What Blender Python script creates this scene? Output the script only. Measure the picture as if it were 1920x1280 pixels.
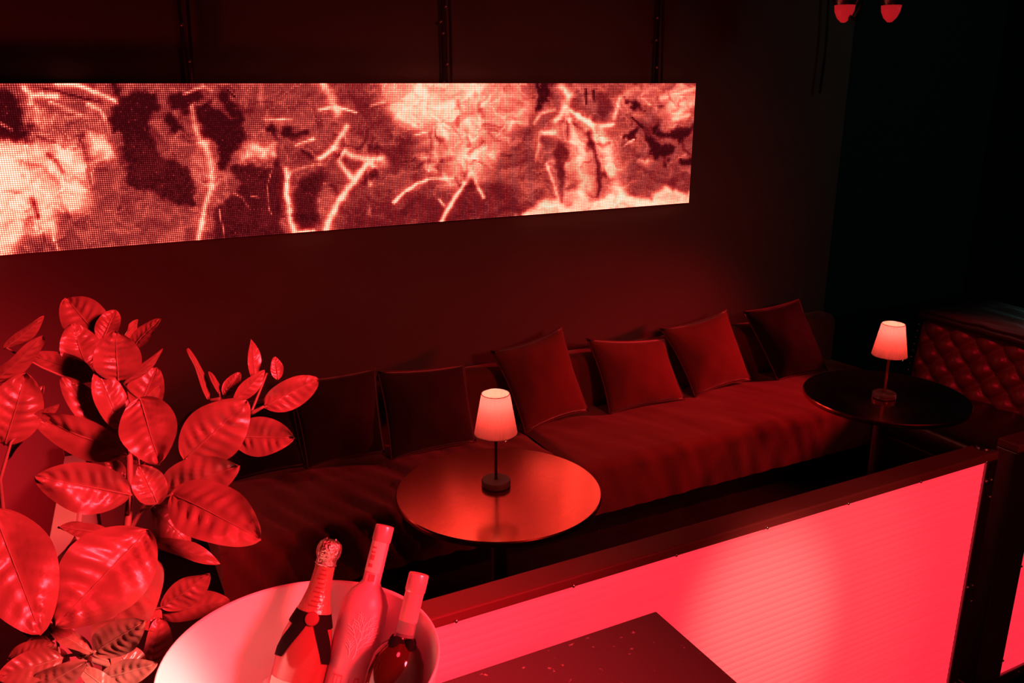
import bpy, bmesh, math, random
import numpy as np
from mathutils import Vector, Matrix, noise

for o in list(bpy.data.objects):
    bpy.data.objects.remove(o)
sc = bpy.context.scene
COL = sc.collection
random.seed(7)
PI = math.pi

# ------------------------------------------------------------------ camera
EYE = 2.05
F_PX = 1600.0
PITCH = math.atan(484 / F_PX)
HEAD = math.radians(62.83)
cam = bpy.data.cameras.new('camera')
cam.sensor_width = 36.0
cam.lens = F_PX / 1920 * 36.0
cam.clip_start = 0.05
cam_o = bpy.data.objects.new('camera', cam)
COL.objects.link(cam_o)
cam_o.location = (0, 0, EYE)
cam_o.rotation_euler = (PI / 2 - PITCH, 0, HEAD - PI / 2)
sc.camera = cam_o

# ------------------------------------------------------------------ exposure, world, large lights
sc.view_settings.view_transform = 'Standard'
sc.view_settings.look = 'None'
sc.view_settings.exposure = 0.0
sc.view_settings.gamma = 1.0
sc.view_settings.use_curve_mapping = False

w = bpy.data.worlds.new('world')
sc.world = w
w.use_nodes = True
w.node_tree.nodes['Background'].inputs[0].default_value = (0.35, 0.9, 0.8, 1)
w.node_tree.nodes['Background'].inputs[1].default_value = 0.0004


def aim(o, target):
    d = Vector(target) - o.location
    o.rotation_euler = d.to_track_quat('-Z', 'Y').to_euler()


def spot(name, loc, target, power, angle, blend=0.5, color=(1, 0.03, 0.045), radius=0.06):
    l = bpy.data.lights.new(name, 'SPOT')
    l.energy = power
    l.color = color
    l.spot_size = math.radians(angle)
    l.spot_blend = blend
    l.shadow_soft_size = radius
    o = bpy.data.objects.new(name, l)
    COL.objects.link(o)
    o.location = loc
    aim(o, target)
    return o


def area(name, loc, target, power, size, color=(1, 0.03, 0.045)):
    l = bpy.data.lights.new(name, 'AREA')
    l.energy = power
    l.color = color
    l.size = size
    o = bpy.data.objects.new(name, l)
    COL.objects.link(o)
    o.location = loc
    aim(o, target)
    return o


# stage heads, with added fill lights among them
spot('stage_spot_foreground', (1.9, -0.9, 2.9), (0.05, 1.35, 1.3), 1500, 34, 0.5, (1, 0.03, 0.045), 0.35)
spot('bucket_pink_fill', (1.72, -0.72, 2.85), (-0.01, 1.12, 1.14), 1250, 7.6, 1.0, (1, 0.46, 0.38), 0.05)  # added pink light that whitens the left of the bucket
spot('stage_spot_seats', (5.3, 2.45, 1.35), (2.6, 3.36, 0.40), 260, 42, 1.0, (1, 0.012, 0.02), 0.08)
spot('seat_front_fill', (3.6, 0.8, 3.1), (2.5, 3.05, 0.35), 85, 30, 1.0, (1, 0.012, 0.02), 0.10)  # added weaker front fill for the sofa
spot('ledge_fill', (1.3, 1.9, 3.2), (-0.17, 3.2, 0.6), 150, 12, 0.8, (1, 0.12, 0.08), 0.05)  # added spot, only there to brighten the white ledge
spot('stage_spot_tufted', (1.6, 1.2, 3.2), (4.34, 2.55, 0.62), 170, 20, 0.8, (1, 0.012, 0.03), 0.06)
spot('stage_spot_barrier', (1.1, -0.9, 2.7), (1.52, 1.455, 0.64), 650, 12, 1.0, (1, 0.2, 0.15), 0.03)
spot('barrier_soft_fill', (1.3, -0.9, 2.7), (1.7, 1.455, 0.62), 160, 20, 1.0, (1, 0.2, 0.15), 0.03)  # added soft spot that lets the bright patch fade to the right
spot('wall_fill', (1.9, -1.8, 2.9), (1.9, 3.8, 0.6), 200, 46, 1.0, (1, 0.085, 0.055), 0.3)  # added ambient fill for the wall, weaker towards its top
spot('bar_red_fill', (0.5, 0.65, 3.4), (0.33, 1.08, 1.1), 170, 26, 1.0, (1, 0.012, 0.03), 0.25)  # added red fill for the shaded inside of the bucket
area('wall_uplight', (-0.9, 3.2, 0.3), (-0.7, 3.8, 0.9), 14.0, 0.25, (1, 0.01, 0.02))
area('teal_fill', (6.2, 1.6, 2.9), (6.6, 5.4, 1.2), 2.6, 0.5, (0.35, 0.9, 0.75))  # added teal fill that lifts the dark far wall
spot('teal_glint_fill', (6.95, 3.7, 1.35), (4.75, 2.85, 0.78), 14, 14, 0.5, (0.4, 0.95, 0.85), 0.05)  # unseen lamp added for teal glints on the sofa's top roll

# ------------------------------------------------------------------ pixel rays (1920 x 1280 frame) to points of the room
ca, sa, cp, sp = math.cos(HEAD), math.sin(HEAD), math.cos(PITCH), math.sin(PITCH)


def ray(u, v):
    x = (u - 960) / F_PX
    y = -(v - 640) / F_PX
    h = y * sp + cp
    return Vector((h * ca + x * sa, h * sa - x * ca, y * cp - sp))


EYEV = Vector((0, 0, EYE))


def at_y(u, v, Y):
    r = ray(u, v)
    return EYEV + r * (Y / r.y)


def at_z(u, v, Z):
    r = ray(u, v)
    return EYEV + r * ((Z - EYE) / r.z)


def at_d(u, v, t):
    return EYEV + ray(u, v) * t


def proj(X, Y, Z):
    h = X * ca + Y * sa
    x = X * sa - Y * ca
    up = Z - EYE
    z = h * cp - up * sp
    y = h * sp + up * cp
    return 960 + F_PX * x / z, 640 - F_PX * y / z


# ------------------------------------------------------------------ materials
def mat(name, color, rough=0.5, metal=0.0, bump=0.0, bscale=60.0, stretch=(1, 1, 1), spec=0.5, coat=0.0,
        sheen=0.0, var=0.0, vscale=6.0, emit=None, estr=0.0, trans=0.0, ior=1.45, tint=None):
    m = bpy.data.materials.new(name)
    m.use_nodes = True
    nt = m.node_tree
    b = nt.nodes['Principled BSDF']
    b.inputs['Base Color'].default_value = (*color, 1)
    b.inputs['Roughness'].default_value = rough
    b.inputs['Metallic'].default_value = metal
    b.inputs['Specular IOR Level'].default_value = spec
    b.inputs['IOR'].default_value = ior
    b.inputs['Coat Weight'].default_value = coat
    b.inputs['Coat Roughness'].default_value = 0.1
    b.inputs['Sheen Weight'].default_value = sheen
    b.inputs['Sheen Roughness'].default_value = 0.4
    b.inputs['Transmission Weight'].default_value = trans
    if emit:
        b.inputs['Emission Color'].default_value = (*emit, 1)
        b.inputs['Emission Strength'].default_value = estr
    if bump or var:
        tc = nt.nodes.new('ShaderNodeTexCoord')
        mp = nt.nodes.new('ShaderNodeMapping')
        mp.inputs['Scale'].default_value = stretch
        nt.links.new(tc.outputs['Object'], mp.inputs['Vector'])
    if bump:
        n = nt.nodes.new('ShaderNodeTexNoise')
        n.inputs['Scale'].default_value = bscale
        n.inputs['Detail'].default_value = 4
        nt.links.new(mp.outputs[0], n.inputs['Vector'])
        bp = nt.nodes.new('ShaderNodeBump')
        bp.inputs['Strength'].default_value = bump
        bp.inputs['Distance'].default_value = 0.004
        nt.links.new(n.outputs['Fac'], bp.inputs['Height'])
        nt.links.new(bp.outputs[0], b.inputs['Normal'])
    if var:
        n2 = nt.nodes.new('ShaderNodeTexNoise')
        n2.inputs['Scale'].default_value = vscale
        n2.inputs['Detail'].default_value = 5
        nt.links.new(mp.outputs[0], n2.inputs['Vector'])
        mx = nt.nodes.new('ShaderNodeMix')
        mx.data_type = 'RGBA'
        mx.inputs[6].default_value = (*[c * (1 - var) for c in color], 1)
        mx.inputs[7].default_value = (*[min(1, c * (1 + var)) for c in color], 1)
        nt.links.new(n2.outputs['Fac'], mx.inputs[0])
        nt.links.new(mx.outputs[2], b.inputs['Base Color'])
    return m


M = {}
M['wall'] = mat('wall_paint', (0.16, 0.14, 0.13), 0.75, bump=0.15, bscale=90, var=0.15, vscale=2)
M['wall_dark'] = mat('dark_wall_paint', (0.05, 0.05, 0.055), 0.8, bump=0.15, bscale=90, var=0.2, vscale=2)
M['floor'] = mat('floor_dark', (0.025, 0.027, 0.028), 0.5, bump=0.1, bscale=200, var=0.3, vscale=12)
M['velvet'] = mat('red_velvet', (0.23, 0.07, 0.06), 0.85, bump=0.25, bscale=35, sheen=0.5, var=0.3, vscale=5, spec=0.2)
M['velvet_dark'] = mat('plum_velvet', (0.055, 0.028, 0.028), 0.85, bump=0.2, bscale=40, sheen=0.3, var=0.3, vscale=7, spec=0.2)
M['velvet_black'] = mat('black_velvet', (0.015, 0.012, 0.013), 0.8, bump=0.2, bscale=40, sheen=0.15, spec=0.2)
M['piping'] = mat('piping_cord', (0.16, 0.06, 0.06), 0.6, bump=0.1, bscale=200)
M['reflection_wood'] = mat('lacquer_with_red_reflection', (0.72, 0.16, 0.12), 0.2, 1.0, bump=0.012, bscale=9, stretch=(3, 40, 3), spec=0.9, var=0.2, vscale=10)  # black lacquer; red metallic colour imitates the screen's reflection
M['black_edge'] = mat('black_laminate_edge', (0.02, 0.018, 0.018), 0.45, bump=0.05, bscale=60)
M['black_metal'] = mat('black_painted_metal', (0.02, 0.018, 0.018), 0.28, bump=0.05, bscale=120, spec=1.0, ior=1.9)
M['screw'] = mat('screw_steel', (0.6, 0.6, 0.6), 0.3, 1.0, bump=0.02, bscale=100)
M['leather'] = mat('oxblood_leather', (0.14, 0.05, 0.045), 0.36, bump=0.2, bscale=120, spec=0.7, var=0.25, vscale=9)
M['leather_black'] = mat('black_leather', (0.02, 0.02, 0.02), 0.28, bump=0.35, bscale=45, spec=0.8)
M['button'] = mat('leather_button', (0.06, 0.02, 0.02), 0.3, bump=0.1, bscale=100)
M['leaf'] = mat('waxy_leaf', (0.26, 0.14, 0.10), 0.30, bump=0.4, bscale=26, spec=0.9, var=0.4, vscale=14)
M['stem'] = mat('brown_stem', (0.28, 0.2, 0.14), 0.6, bump=0.4, bscale=60, var=0.3)
M['pot'] = mat('planter_resin', (0.05, 0.05, 0.05), 0.5, bump=0.1, bscale=60)
M['soil'] = mat('potting_soil', (0.03, 0.022, 0.016), 0.95, bump=1.0, bscale=80)
M['white_plastic'] = mat('white_plastic', (0.9, 0.86, 0.84), 0.35, bump=0.02, bscale=30)
M['white_paint'] = mat('white_painted_board', (0.8, 0.76, 0.72), 0.5, bump=0.1, bscale=25, var=0.08, vscale=5)
M['foil'] = mat('champagne_foil', (0.6, 0.3, 0.22), 0.25, 0.5, bump=0.4, bscale=140, var=0.15)
M['foil_cap'] = mat('crinkled_foil', (0.85, 0.7, 0.55), 0.22, 1.0, bump=1.0, bscale=220)
M['black_label'] = mat('black_paper_label', (0.008, 0.006, 0.006), 0.8, spec=0.1, bump=0.05, bscale=90)
M['green_glass'] = mat('rose_glass', (0.26, 0.07, 0.06), 0.1, bump=0.02, bscale=20, spec=0.9, var=0.1)
M['amber'] = mat('amber_liquor', (0.045, 0.01, 0.006), 0.08, bump=0.02, bscale=10, spec=0.9, var=0.1)
M['frost'] = mat('frosted_glass', (0.62, 0.4, 0.45), 0.35, bump=0.03, bscale=80, trans=0.15)
M['etch'] = mat('white_etching', (0.95, 0.9, 0.9), 0.6, bump=0.02)
M['clear'] = mat('clear_glass', (0.95, 0.9, 0.9), 0.05, trans=0.85, bump=0.01)
M['cap_metal'] = mat('satin_cap', (0.75, 0.5, 0.5), 0.28, 0.35, bump=0.03, bscale=80)
M['paper'] = mat('pale_paper_label', (0.75, 0.68, 0.6), 0.6, bump=0.05, bscale=60)
M['ink'] = mat('label_ink', (0.2, 0.03, 0.03), 0.6, bump=0.02)
M['faint_ink'] = mat('faint_label_ink', (0.5, 0.13, 0.15), 0.6, bump=0.02)
M['red_lit_rail'] = mat('black_frame_lit_red', (0.19, 0.05, 0.05), 0.3, bump=0.05, bscale=120, spec=0.8)  # black frame in a redder tone, red light painted into the top rail
M['ice'] = mat('ice', (0.95, 0.93, 0.93), 0.15, trans=0.5, ior=1.31, bump=0.1, bscale=40)
M['cable'] = mat('black_cable', (0.015, 0.015, 0.015), 0.45, bump=0.05)
M['rod'] = mat('hanger_steel', (0.35, 0.33, 0.33), 0.35, 0.9, bump=0.05)
M['glass_base'] = mat('smoked_glass', (0.25, 0.2, 0.2), 0.08, trans=0.6, bump=0.01)
M['stem_red'] = mat('satin_red_brown_metal', (0.25, 0.12, 0.1), 0.35, 0.7, bump=0.03)
M['bulb'] = mat('bulb_glow', (0.9, 0.6, 0.5), 0.4, emit=(1, 0.32, 0.2), estr=3)
M['lens'] = mat('spot_lens', (0.5, 0.05, 0.05), 0.3, emit=(1, 0.02, 0.03), estr=0.35, bump=0.2, bscale=60)


def table_top_mat():
    m = mat('speckled_dark_laminate', (0.16, 0.11, 0.11), 0.55, bump=0.2, bscale=300, spec=0.3)
    nt = m.node_tree
    b = nt.nodes['Principled BSDF']
    tc = nt.nodes.new('ShaderNodeTexCoord')
    v = nt.nodes.new('ShaderNodeTexNoise')
    v.inputs['Scale'].default_value = 45
    v.inputs['Detail'].default_value = 6
    nt.links.new(tc.outputs['Object'], v.inputs['Vector'])
    r = nt.nodes.new('ShaderNodeValToRGB')
    r.color_ramp.elements[0].position = 0.655
    r.color_ramp.elements[0].color = (0.12, 0.085, 0.085, 1)
    r.color_ramp.elements[1].position = 0.70
    r.color_ramp.elements[1].color = (0.5, 0.42, 0.42, 1)
    nt.links.new(v.outputs['Fac'], r.inputs['Fac'])
    nt.links.new(r.outputs[0], b.inputs['Base Color'])
    return m


M['bar_top'] = table_top_mat()


def shade_mat():
    m = bpy.data.materials.new('pleated_fabric_shade')
    m.use_nodes = True
    nt = m.node_tree
    out = nt.nodes['Material Output']
    nt.nodes.remove(nt.nodes['Principled BSDF'])
    d = nt.nodes.new('ShaderNodeBsdfDiffuse')
    t = nt.nodes.new('ShaderNodeBsdfTranslucent')
    d.inputs[0].default_value = (0.7, 0.45, 0.38, 1)
    t.inputs[0].default_value = (0.9, 0.26, 0.26, 1)
    mx = nt.nodes.new('ShaderNodeMixShader')
    mx.inputs[0].default_value = 0.5
    tc = nt.nodes.new('ShaderNodeTexCoord')
    n = nt.nodes.new('ShaderNodeTexNoise')
    n.inputs['Scale'].default_value = 90
    bp = nt.nodes.new('ShaderNodeBump')
    bp.inputs['Strength'].default_value = 0.1
    nt.links.new(tc.outputs['Object'], n.inputs['Vector'])
    nt.links.new(n.outputs['Fac'], bp.inputs['Height'])
    nt.links.new(bp.outputs[0], d.inputs['Normal'])
    nt.links.new(d.outputs[0], mx.inputs[1])
    nt.links.new(t.outputs[0], mx.inputs[2])
    nt.links.new(mx.outputs[0], out.inputs[0])
    return m


M['shade'] = shade_mat()


def lit_panel_mat():
    m = mat('backlit_polycarbonate', (0.55, 0.45, 0.45), 0.35, bump=0.04, bscale=40, spec=0.4)
    nt = m.node_tree
    b = nt.nodes['Principled BSDF']
    tc = nt.nodes.new('ShaderNodeTexCoord')
    n = nt.nodes.new('ShaderNodeTexNoise')
    n.inputs['Scale'].default_value = 5.0
    mp = nt.nodes.new('ShaderNodeMapping')
    mp.inputs['Scale'].default_value = (0.4, 1, 14)
    nt.links.new(tc.outputs['Object'], mp.inputs[0])
    nt.links.new(mp.outputs[0], n.inputs['Vector'])
    r = nt.nodes.new('ShaderNodeMapRange')
    r.inputs[3].default_value = 0.8
    r.inputs[4].default_value = 1.15
    nt.links.new(n.outputs['Fac'], r.inputs[0])
    b.inputs['Emission Color'].default_value = (1.15, 0.028, 0.058, 1)
    nt.links.new(r.outputs[0], b.inputs['Emission Strength'])
    return m


M['lit_panel'] = lit_panel_mat()


# ------------------------------------------------------------------ object helpers
def link(name, me, m=None, parent=None, smooth=False):
    o = bpy.data.objects.new(name, me)
    COL.objects.link(o)
    if m is not None and not me.materials:
        me.materials.append(m)
    if parent is not None:
        o.parent = parent
    if smooth:
        me.polygons.foreach_set('use_smooth', [True] * len(me.polygons))
    return o


def obj(name, bm, m, parent=None, smooth=False, angle=None):
    me = bpy.data.meshes.new(name)
    bmesh.ops.recalc_face_normals(bm, faces=bm.faces[:])
    bm.to_mesh(me)
    bm.free()
    o = link(name, me, m, parent, smooth or angle is not None)
    if angle is not None:
        me.set_sharp_from_angle(angle=math.radians(angle))
    return o


def tag(o, label=None, cat=None, group=None, kind=None):
    if label:
        o['label'] = label
    if cat:
        o['category'] = cat
    if group:
        o['group'] = group
    if kind:
        o['kind'] = kind
    return o


def thing(name, label, cat, loc=(0, 0, 0), rz=0.0, group=None):
    o = bpy.data.objects.new(name, None)
    COL.objects.link(o)
    o.location = loc
    o.rotation_euler = (0, 0, rz)
    return tag(o, label, cat, group)


def box(x0, x1, y0, y1, z0, z1, bevel=0.0, seg=2, bm=None):
    own = bmesh.new()
    vs = [own.verts.new((x, y, z)) for x in (x0, x1) for y in (y0, y1) for z in (z0, z1)]
    for f in ((0, 1, 3, 2), (4, 6, 7, 5), (0, 4, 5, 1), (2, 3, 7, 6), (0, 2, 6, 4), (1, 5, 7, 3)):
        own.faces.new([vs[i] for i in f])
    bmesh.ops.recalc_face_normals(own, faces=own.faces[:])
    if bevel:
        bmesh.ops.bevel(own, geom=own.edges[:], offset=bevel, segments=seg, profile=0.5, affect='EDGES')
    if bm is None:
        return own
    me = bpy.data.meshes.new('tmp')
    own.to_mesh(me)
    own.free()
    bm.from_mesh(me)
    bpy.data.meshes.remove(me)
    return bm


def lathe(profile, seg=32, bm=None, close=True):
    """profile: list of (r, z) from bottom to top; r == 0 closes with a pole"""
    bm = bm or bmesh.new()
    rings = []
    for r, z in profile:
        if r < 1e-6:
            rings.append([bm.verts.new((0, 0, z))])
        else:
            rings.append([bm.verts.new((r * math.cos(2 * PI * k / seg), r * math.sin(2 * PI * k / seg), z)) for k in range(seg)])
    for a, b in zip(rings[:-1], rings[1:]):
        for k in range(seg):
            k2 = (k + 1) % seg
            if len(a) == 1 and len(b) == 1:
                continue
            if len(a) == 1:
                bm.faces.new((a[0], b[k2], b[k]))
            elif len(b) == 1:
                bm.faces.new((a[k], a[k2], b[0]))
            else:
                bm.faces.new((a[k], a[k2], b[k2], b[k]))
    return bm


def tube(pts, r, seg=8, bm=None, cap=True):
    bm = bm or bmesh.new()
    pts = [Vector(p) for p in pts]
    rs = r if isinstance(r, (list, tuple)) else [r] * len(pts)
    rings = []
    up = Vector((0.13, 0.31, 0.94))
    for i, p in enumerate(pts):
        a = pts[max(0, i - 1)]
        b = pts[min(len(pts) - 1, i + 1)]
        d = (b - a).normalized()
        s = d.cross(up)
        if s.length < 0.05:
            s = d.cross(Vector((1, 0, 0)))
        s.normalize()
        q = s.cross(d)
        rings.append([bm.verts.new(p + (s * math.cos(2 * PI * k / seg) + q * math.sin(2 * PI * k / seg)) * rs[i]) for k in range(seg)])
    for a, b in zip(rings[:-1], rings[1:]):
        for k in range(seg):
            bm.faces.new((a[k], a[(k + 1) % seg], b[(k + 1) % seg], b[k]))
    if cap:
        bm.faces.new(rings[0][::-1])
        bm.faces.new(rings[-1])
    return bm


def grid_mesh(name, P, m, parent=None, smooth=True, solid=0.0):
    """P: array rows x cols x 3"""
    P = np.asarray(P, dtype=float)
    R, C, _ = P.shape
    faces = [(i * C + j, i * C + j + 1, (i + 1) * C + j + 1, (i + 1) * C + j) for i in range(R - 1) for j in range(C - 1)]
    me = bpy.data.meshes.new(name)
    me.from_pydata([tuple(p) for p in P.reshape(-1, 3)], [], faces)
    me.update()
    o = link(name, me, m, parent, smooth)
    if solid:
        md = o.modifiers.new('solid', 'SOLIDIFY')
        md.thickness = solid
        md.offset = 0
    return o


def copy_tree(o, parent=None):
    c = o.copy()
    COL.objects.link(c)
    if parent is not None:
        c.parent = parent
    for ch in list(o.children):
        copy_tree(ch, c)
    return c


# ------------------------------------------------------------------ the setting
WY = 3.81
CX = 4.21
tag(obj('floor', box(-3, 8, -3, 6, -0.1, 0.0), M['floor']), kind='structure')
tag(obj('ceiling', box(-3, 8, -3, 6, 3.5, 3.6), M['wall_dark']), kind='structure')
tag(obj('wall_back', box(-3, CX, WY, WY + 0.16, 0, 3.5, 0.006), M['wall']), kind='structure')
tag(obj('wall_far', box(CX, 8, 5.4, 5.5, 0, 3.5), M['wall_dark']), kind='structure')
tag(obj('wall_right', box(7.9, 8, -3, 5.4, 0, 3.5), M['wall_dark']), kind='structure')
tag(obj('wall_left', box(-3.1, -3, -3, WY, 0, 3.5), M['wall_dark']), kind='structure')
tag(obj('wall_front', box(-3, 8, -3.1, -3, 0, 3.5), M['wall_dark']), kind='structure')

# ------------------------------------------------------------------ LED video wall
PITCH_LED = 0.64 / 80
SCR_R, SCR_TOP = 3.068, EYE
SCR_Y = WY - 0.05
K = SCR_Y / 4.0
SCR_R = 3.22 * K
SCR_H = 0.671 * K
PITCH_LED = SCR_H / 80
NMOD, MC = 7, 80


def smooth_blur(A, r):
    k = np.exp(-0.5 * (np.arange(-3 * r, 3 * r + 1) / r) ** 2) if r >= 1 else np.array([0.2, 0.6, 0.2])
    k /= k.sum()
    A = np.apply_along_axis(lambda a: np.convolve(np.pad(a, len(k) // 2, mode='edge'), k, 'valid'), 0, A)
    return np.apply_along_axis(lambda a: np.convolve(np.pad(a, len(k) // 2, mode='edge'), k, 'valid'), 1, A)


def value_noise(sx, sy, seed, oct=4):
    rng = np.random.RandomState(seed)
    out = np.zeros_like(sx)
    amp, tot = 1.0, 0.0
    for o in range(oct):
        g = rng.rand(256, 256)
        x, y = sx * 2 ** o, sy * 2 ** o
        xi, yi = np.floor(x).astype(int), np.floor(y).astype(int)
        fx, fy = x - xi, y - yi
        fx, fy = fx * fx * (3 - 2 * fx), fy * fy * (3 - 2 * fy)
        a = g[yi % 256, xi % 256]
        b = g[yi % 256, (xi + 1) % 256]
        c = g[(yi + 1) % 256, xi % 256]
        d = g[(yi + 1) % 256, (xi + 1) % 256]
        out += amp * ((a * (1 - fx) + b * fx) * (1 - fy) + (c * (1 - fx) + d * fx) * fy)
        tot += amp
        amp *= 0.55
    return out / tot


def led_picture():
    rows, cols = 80, NMOD * MC
    X = SCR_R - (cols - 0.5 - np.arange(cols)) * PITCH_LED
    Z = SCR_TOP - (np.arange(rows) + 0.5) * PITCH_LED
    U = np.zeros((rows, cols))
    V = np.zeros((rows, cols))
    for i in range(rows):
        for j in range(cols):
            U[i, j], V[i, j] = proj(X[j], SCR_Y, Z[i])
    wob1 = value_noise(U / 26, V / 26, 3, 3) - 0.5
    wob2 = value_noise(U / 26, V / 26, 4, 3) - 0.5
    wob3 = value_noise(U / 7, V / 7, 6, 2) - 0.5
    wob4 = value_noise(U / 7, V / 7, 7, 2) - 0.5
    Uw, Vw = U + wob1 * 22 + wob3 * 12, V + wob2 * 22 + wob4 * 12
    I = 0.40 + 0.0 * U

    def poly(pts, val, soft=0, mul=1.0):
        nonlocal I
        inside = np.zeros(U.shape, bool)
        n = len(pts)
        for a in range(n):
            (x1, y1), (x2, y2) = pts[a], pts[(a + 1) % n]
            if y1 == y2:
                continue
            c = ((Vw > min(y1, y2)) & (Vw <= max(y1, y2)) & (Uw < x1 + (Vw - y1) * (x2 - x1) / (y2 - y1)))
            inside ^= c
        m = inside.astype(float)
        if soft == 0:
            m = smooth_blur(m, 0)
        if soft:
            m = smooth_blur(m, soft)
        m *= mul
        I = I * (1 - m) + val * m

    def stroke(pts, wd, val, warp=0.5):
        nonlocal I
        x, y = U + wob1 * 12 * warp, V + wob2 * 12 * warp
        best = np.full(U.shape, 1e9)
        for (x1, y1), (x2, y2) in zip(pts[:-1], pts[1:]):
            dx, dy = x2 - x1, y2 - y1
            t = np.clip(((x - x1) * dx + (y - y1) * dy) / (dx * dx + dy * dy + 1e-9), 0, 1)
            best = np.minimum(best, np.hypot(x - x1 - t * dx, y - y1 - t * dy))
        m = np.exp(-(best / (wd * 0.62)) ** 2)
        I = I * (1 - m) + val * m

    def blob(x, y, rx, ry, val, mul=1.0):
        nonlocal I
        m = mul * np.exp(-(((Uw - x) / rx) ** 2 + ((Vw - y) / ry) ** 2))
        I = I * (1 - m) + val * m

    # --- soft regions first
    poly([(640, 345), (700, 370), (800, 365), (960, 345), (985, 400), (830, 430), (640, 440)], 0.26, 4, 0.9)
    poly([(690, 250), (770, 250), (790, 300), (740, 330), (690, 300)], 0.30, 4)
    poly([(640, 158), (690, 165), (735, 205), (740, 240), (660, 260)], 0.32, 4)
    poly([(685, 150), (985, 150), (995, 195), (972, 240), (940, 285), (922, 325), (900, 338), (860, 345), (800, 332), (785, 315),
          (812, 290), (798, 262), (768, 240), (735, 218), (722, 182)], 0.74, 4)
    poly([(735, 155), (900, 155), (905, 190), (860, 215), (840, 240), (770, 235), (735, 200)], 0.92, 4)
    poly([(850, 225), (905, 215), (915, 275), (905, 320), (860, 330), (845, 290)], 0.85, 4)
    poly([(1060, 156), (1305, 156), (1300, 200), (1230, 225), (1150, 215)], 0.5, 3)
    poly([(1150, 275), (1230, 300), (1295, 305), (1293, 350), (1200, 368), (1165, 330)], 0.36, 3)
    poly([(1040, 230), (1090, 225), (1150, 250), (1180, 372), (1090, 380), (1050, 380), (1030, 300)], 0.62, 4)
    poly([(150, 300), (245, 345), (300, 380), (340, 395), (340, 455), (150, 455)], 0.42, 4)
    poly([(20, 200), (210, 205), (215, 260), (160, 262), (60, 258)], 0.50, 4)
    blob(385, 330, 45, 50, 0.56)
    # --- left flare
    poly([(-400, 200), (-40, 240), (0, 264), (60, 268), (100, 272), (140, 268), (160, 300), (166, 345), (168, 390), (140, 405), (110, 395), (95, 440), (50, 420),
          (25, 480), (-400, 560)], 0.92, 2)
    poly([(-400, 220), (0, 272), (45, 285), (70, 330), (40, 370), (20, 420), (0, 480), (-400, 500)], 1.05, 4)
    stroke([(88, 288), (102, 300), (118, 322)], 7, 0.45)
    stroke([(154, 268), (160, 290), (166, 330), (172, 345)], 4, 0.33)
    stroke([(60, 372), (68, 390), (72, 405)], 9, 0.42)
    stroke([(30, 300), (80, 315), (110, 345), (118, 390)], 6, 0.78)
    stroke([(125, 395), (130, 420), (108, 470)], 6, 0.40)
    stroke([(92, 430), (110, 468)], 4, 0.75)
    poly([(160, 252), (182, 246), (205, 270), (226, 298), (190, 302), (168, 296)], 0.98, 1)
    stroke([(105, 157), (150, 160), (180, 172), (205, 184), (228, 192)], 7, 1.0)
    stroke([(45, 165), (60, 178), (78, 178), (108, 180)], 8, 0.95)
    stroke([(56, 180), (58, 195)], 9, 0.9)
    stroke([(95, 192), (130, 205), (150, 214)], 6, 0.75)
    stroke([(165, 195), (190, 208), (197, 222)], 6, 0.85)
    stroke([(120, 205), (85, 225), (80, 245)], 10, 0.6)
    stroke([(80, 165), (110, 170), (150, 182), (190, 192)], 4, 0.16)
    # --- darks
    D = 0.11
    DL = 0.17
    poly([(-20, 168), (18, 169), (36, 190), (45, 225), (46, 252), (30, 262), (-20, 252)], D)
    poly([(54, 224), (62, 224), (62, 238), (54, 238)], D)
    stroke([(-5, 228), (22, 243)], 5, 0.5, 0)
    poly([(225, 178), (262, 172), (298, 176), (300, 200), (290, 222), (282, 252), (300, 290), (330, 300), (352, 318), (366, 350), (370, 385),
          (332, 382), (300, 366), (268, 352), (245, 345), (240, 305), (224, 262), (208, 225), (204, 205)], D)
    poly([(236, 262), (284, 256), (300, 290), (330, 300), (352, 318), (366, 350), (370, 385), (332, 382), (300, 366), (268, 352), (245, 345)], DL, 2, 0.8)
    poly([(205, 160), (228, 165), (225, 180), (210, 178)], D)
    poly([(318, 185), (332, 172), (355, 162), (378, 170), (376, 182), (364, 190), (372, 204), (352, 212), (340, 200), (330, 208), (320, 200)], D)
    poly([(366, 205), (395, 183), (408, 205), (440, 225), (452, 236), (462, 258), (450, 275), (437, 286), (432, 305), (420, 325), (410, 312),
          (405, 282), (396, 264), (378, 256), (370, 232)], D)
    poly([(408, 180), (420, 172), (446, 202), (462, 222), (452, 242), (440, 228), (424, 206)], D)
    stroke([(425, 168), (440, 182)], 3, D, 0)
    poly([(310, 212), (325, 210), (330, 230), (345, 245), (330, 252), (318, 248)], D)
    poly([(432, 312), (470, 308), (500, 318), (515, 312), (522, 290), (530, 330), (526, 400), (530, 450), (402, 460), (403, 400), (428, 370), (452, 345), (438, 330)], DL)
    poly([(560, 335), (600, 316), (616, 322), (602, 345), (590, 370), (602, 398), (592, 424), (562, 433), (548, 404), (550, 362)], 0.16, 1)
    poly([(498, 230), (512, 228), (520, 246), (506, 250)], D)
    poly([(530, 229), (545, 231), (550, 248), (575, 238), (575, 252), (545, 256), (525, 255)], 0.12)
    stroke([(515, 255), (520, 280), (518, 310)], 7, 0.18)
    stroke([(570, 285), (585, 295)], 6, 0.14)
    poly([(682, 275), (718, 277), (718, 285), (695, 287)], 0.12)
    poly([(1008, 150), (1036, 150), (1030, 185), (1012, 200), (1002, 212), (1005, 190)], D)
    stroke([(1100, 168), (1100, 195)], 4, 0.12)
    stroke([(1113, 170), (1115, 190)], 4, 0.12)
    poly([(1120, 170), (1145, 178), (1150, 205), (1130, 235), (1118, 220)], 0.27, 1)
    poly([(1172, 180), (1182, 186), (1198, 184), (1206, 210), (1192, 205)], D)
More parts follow.
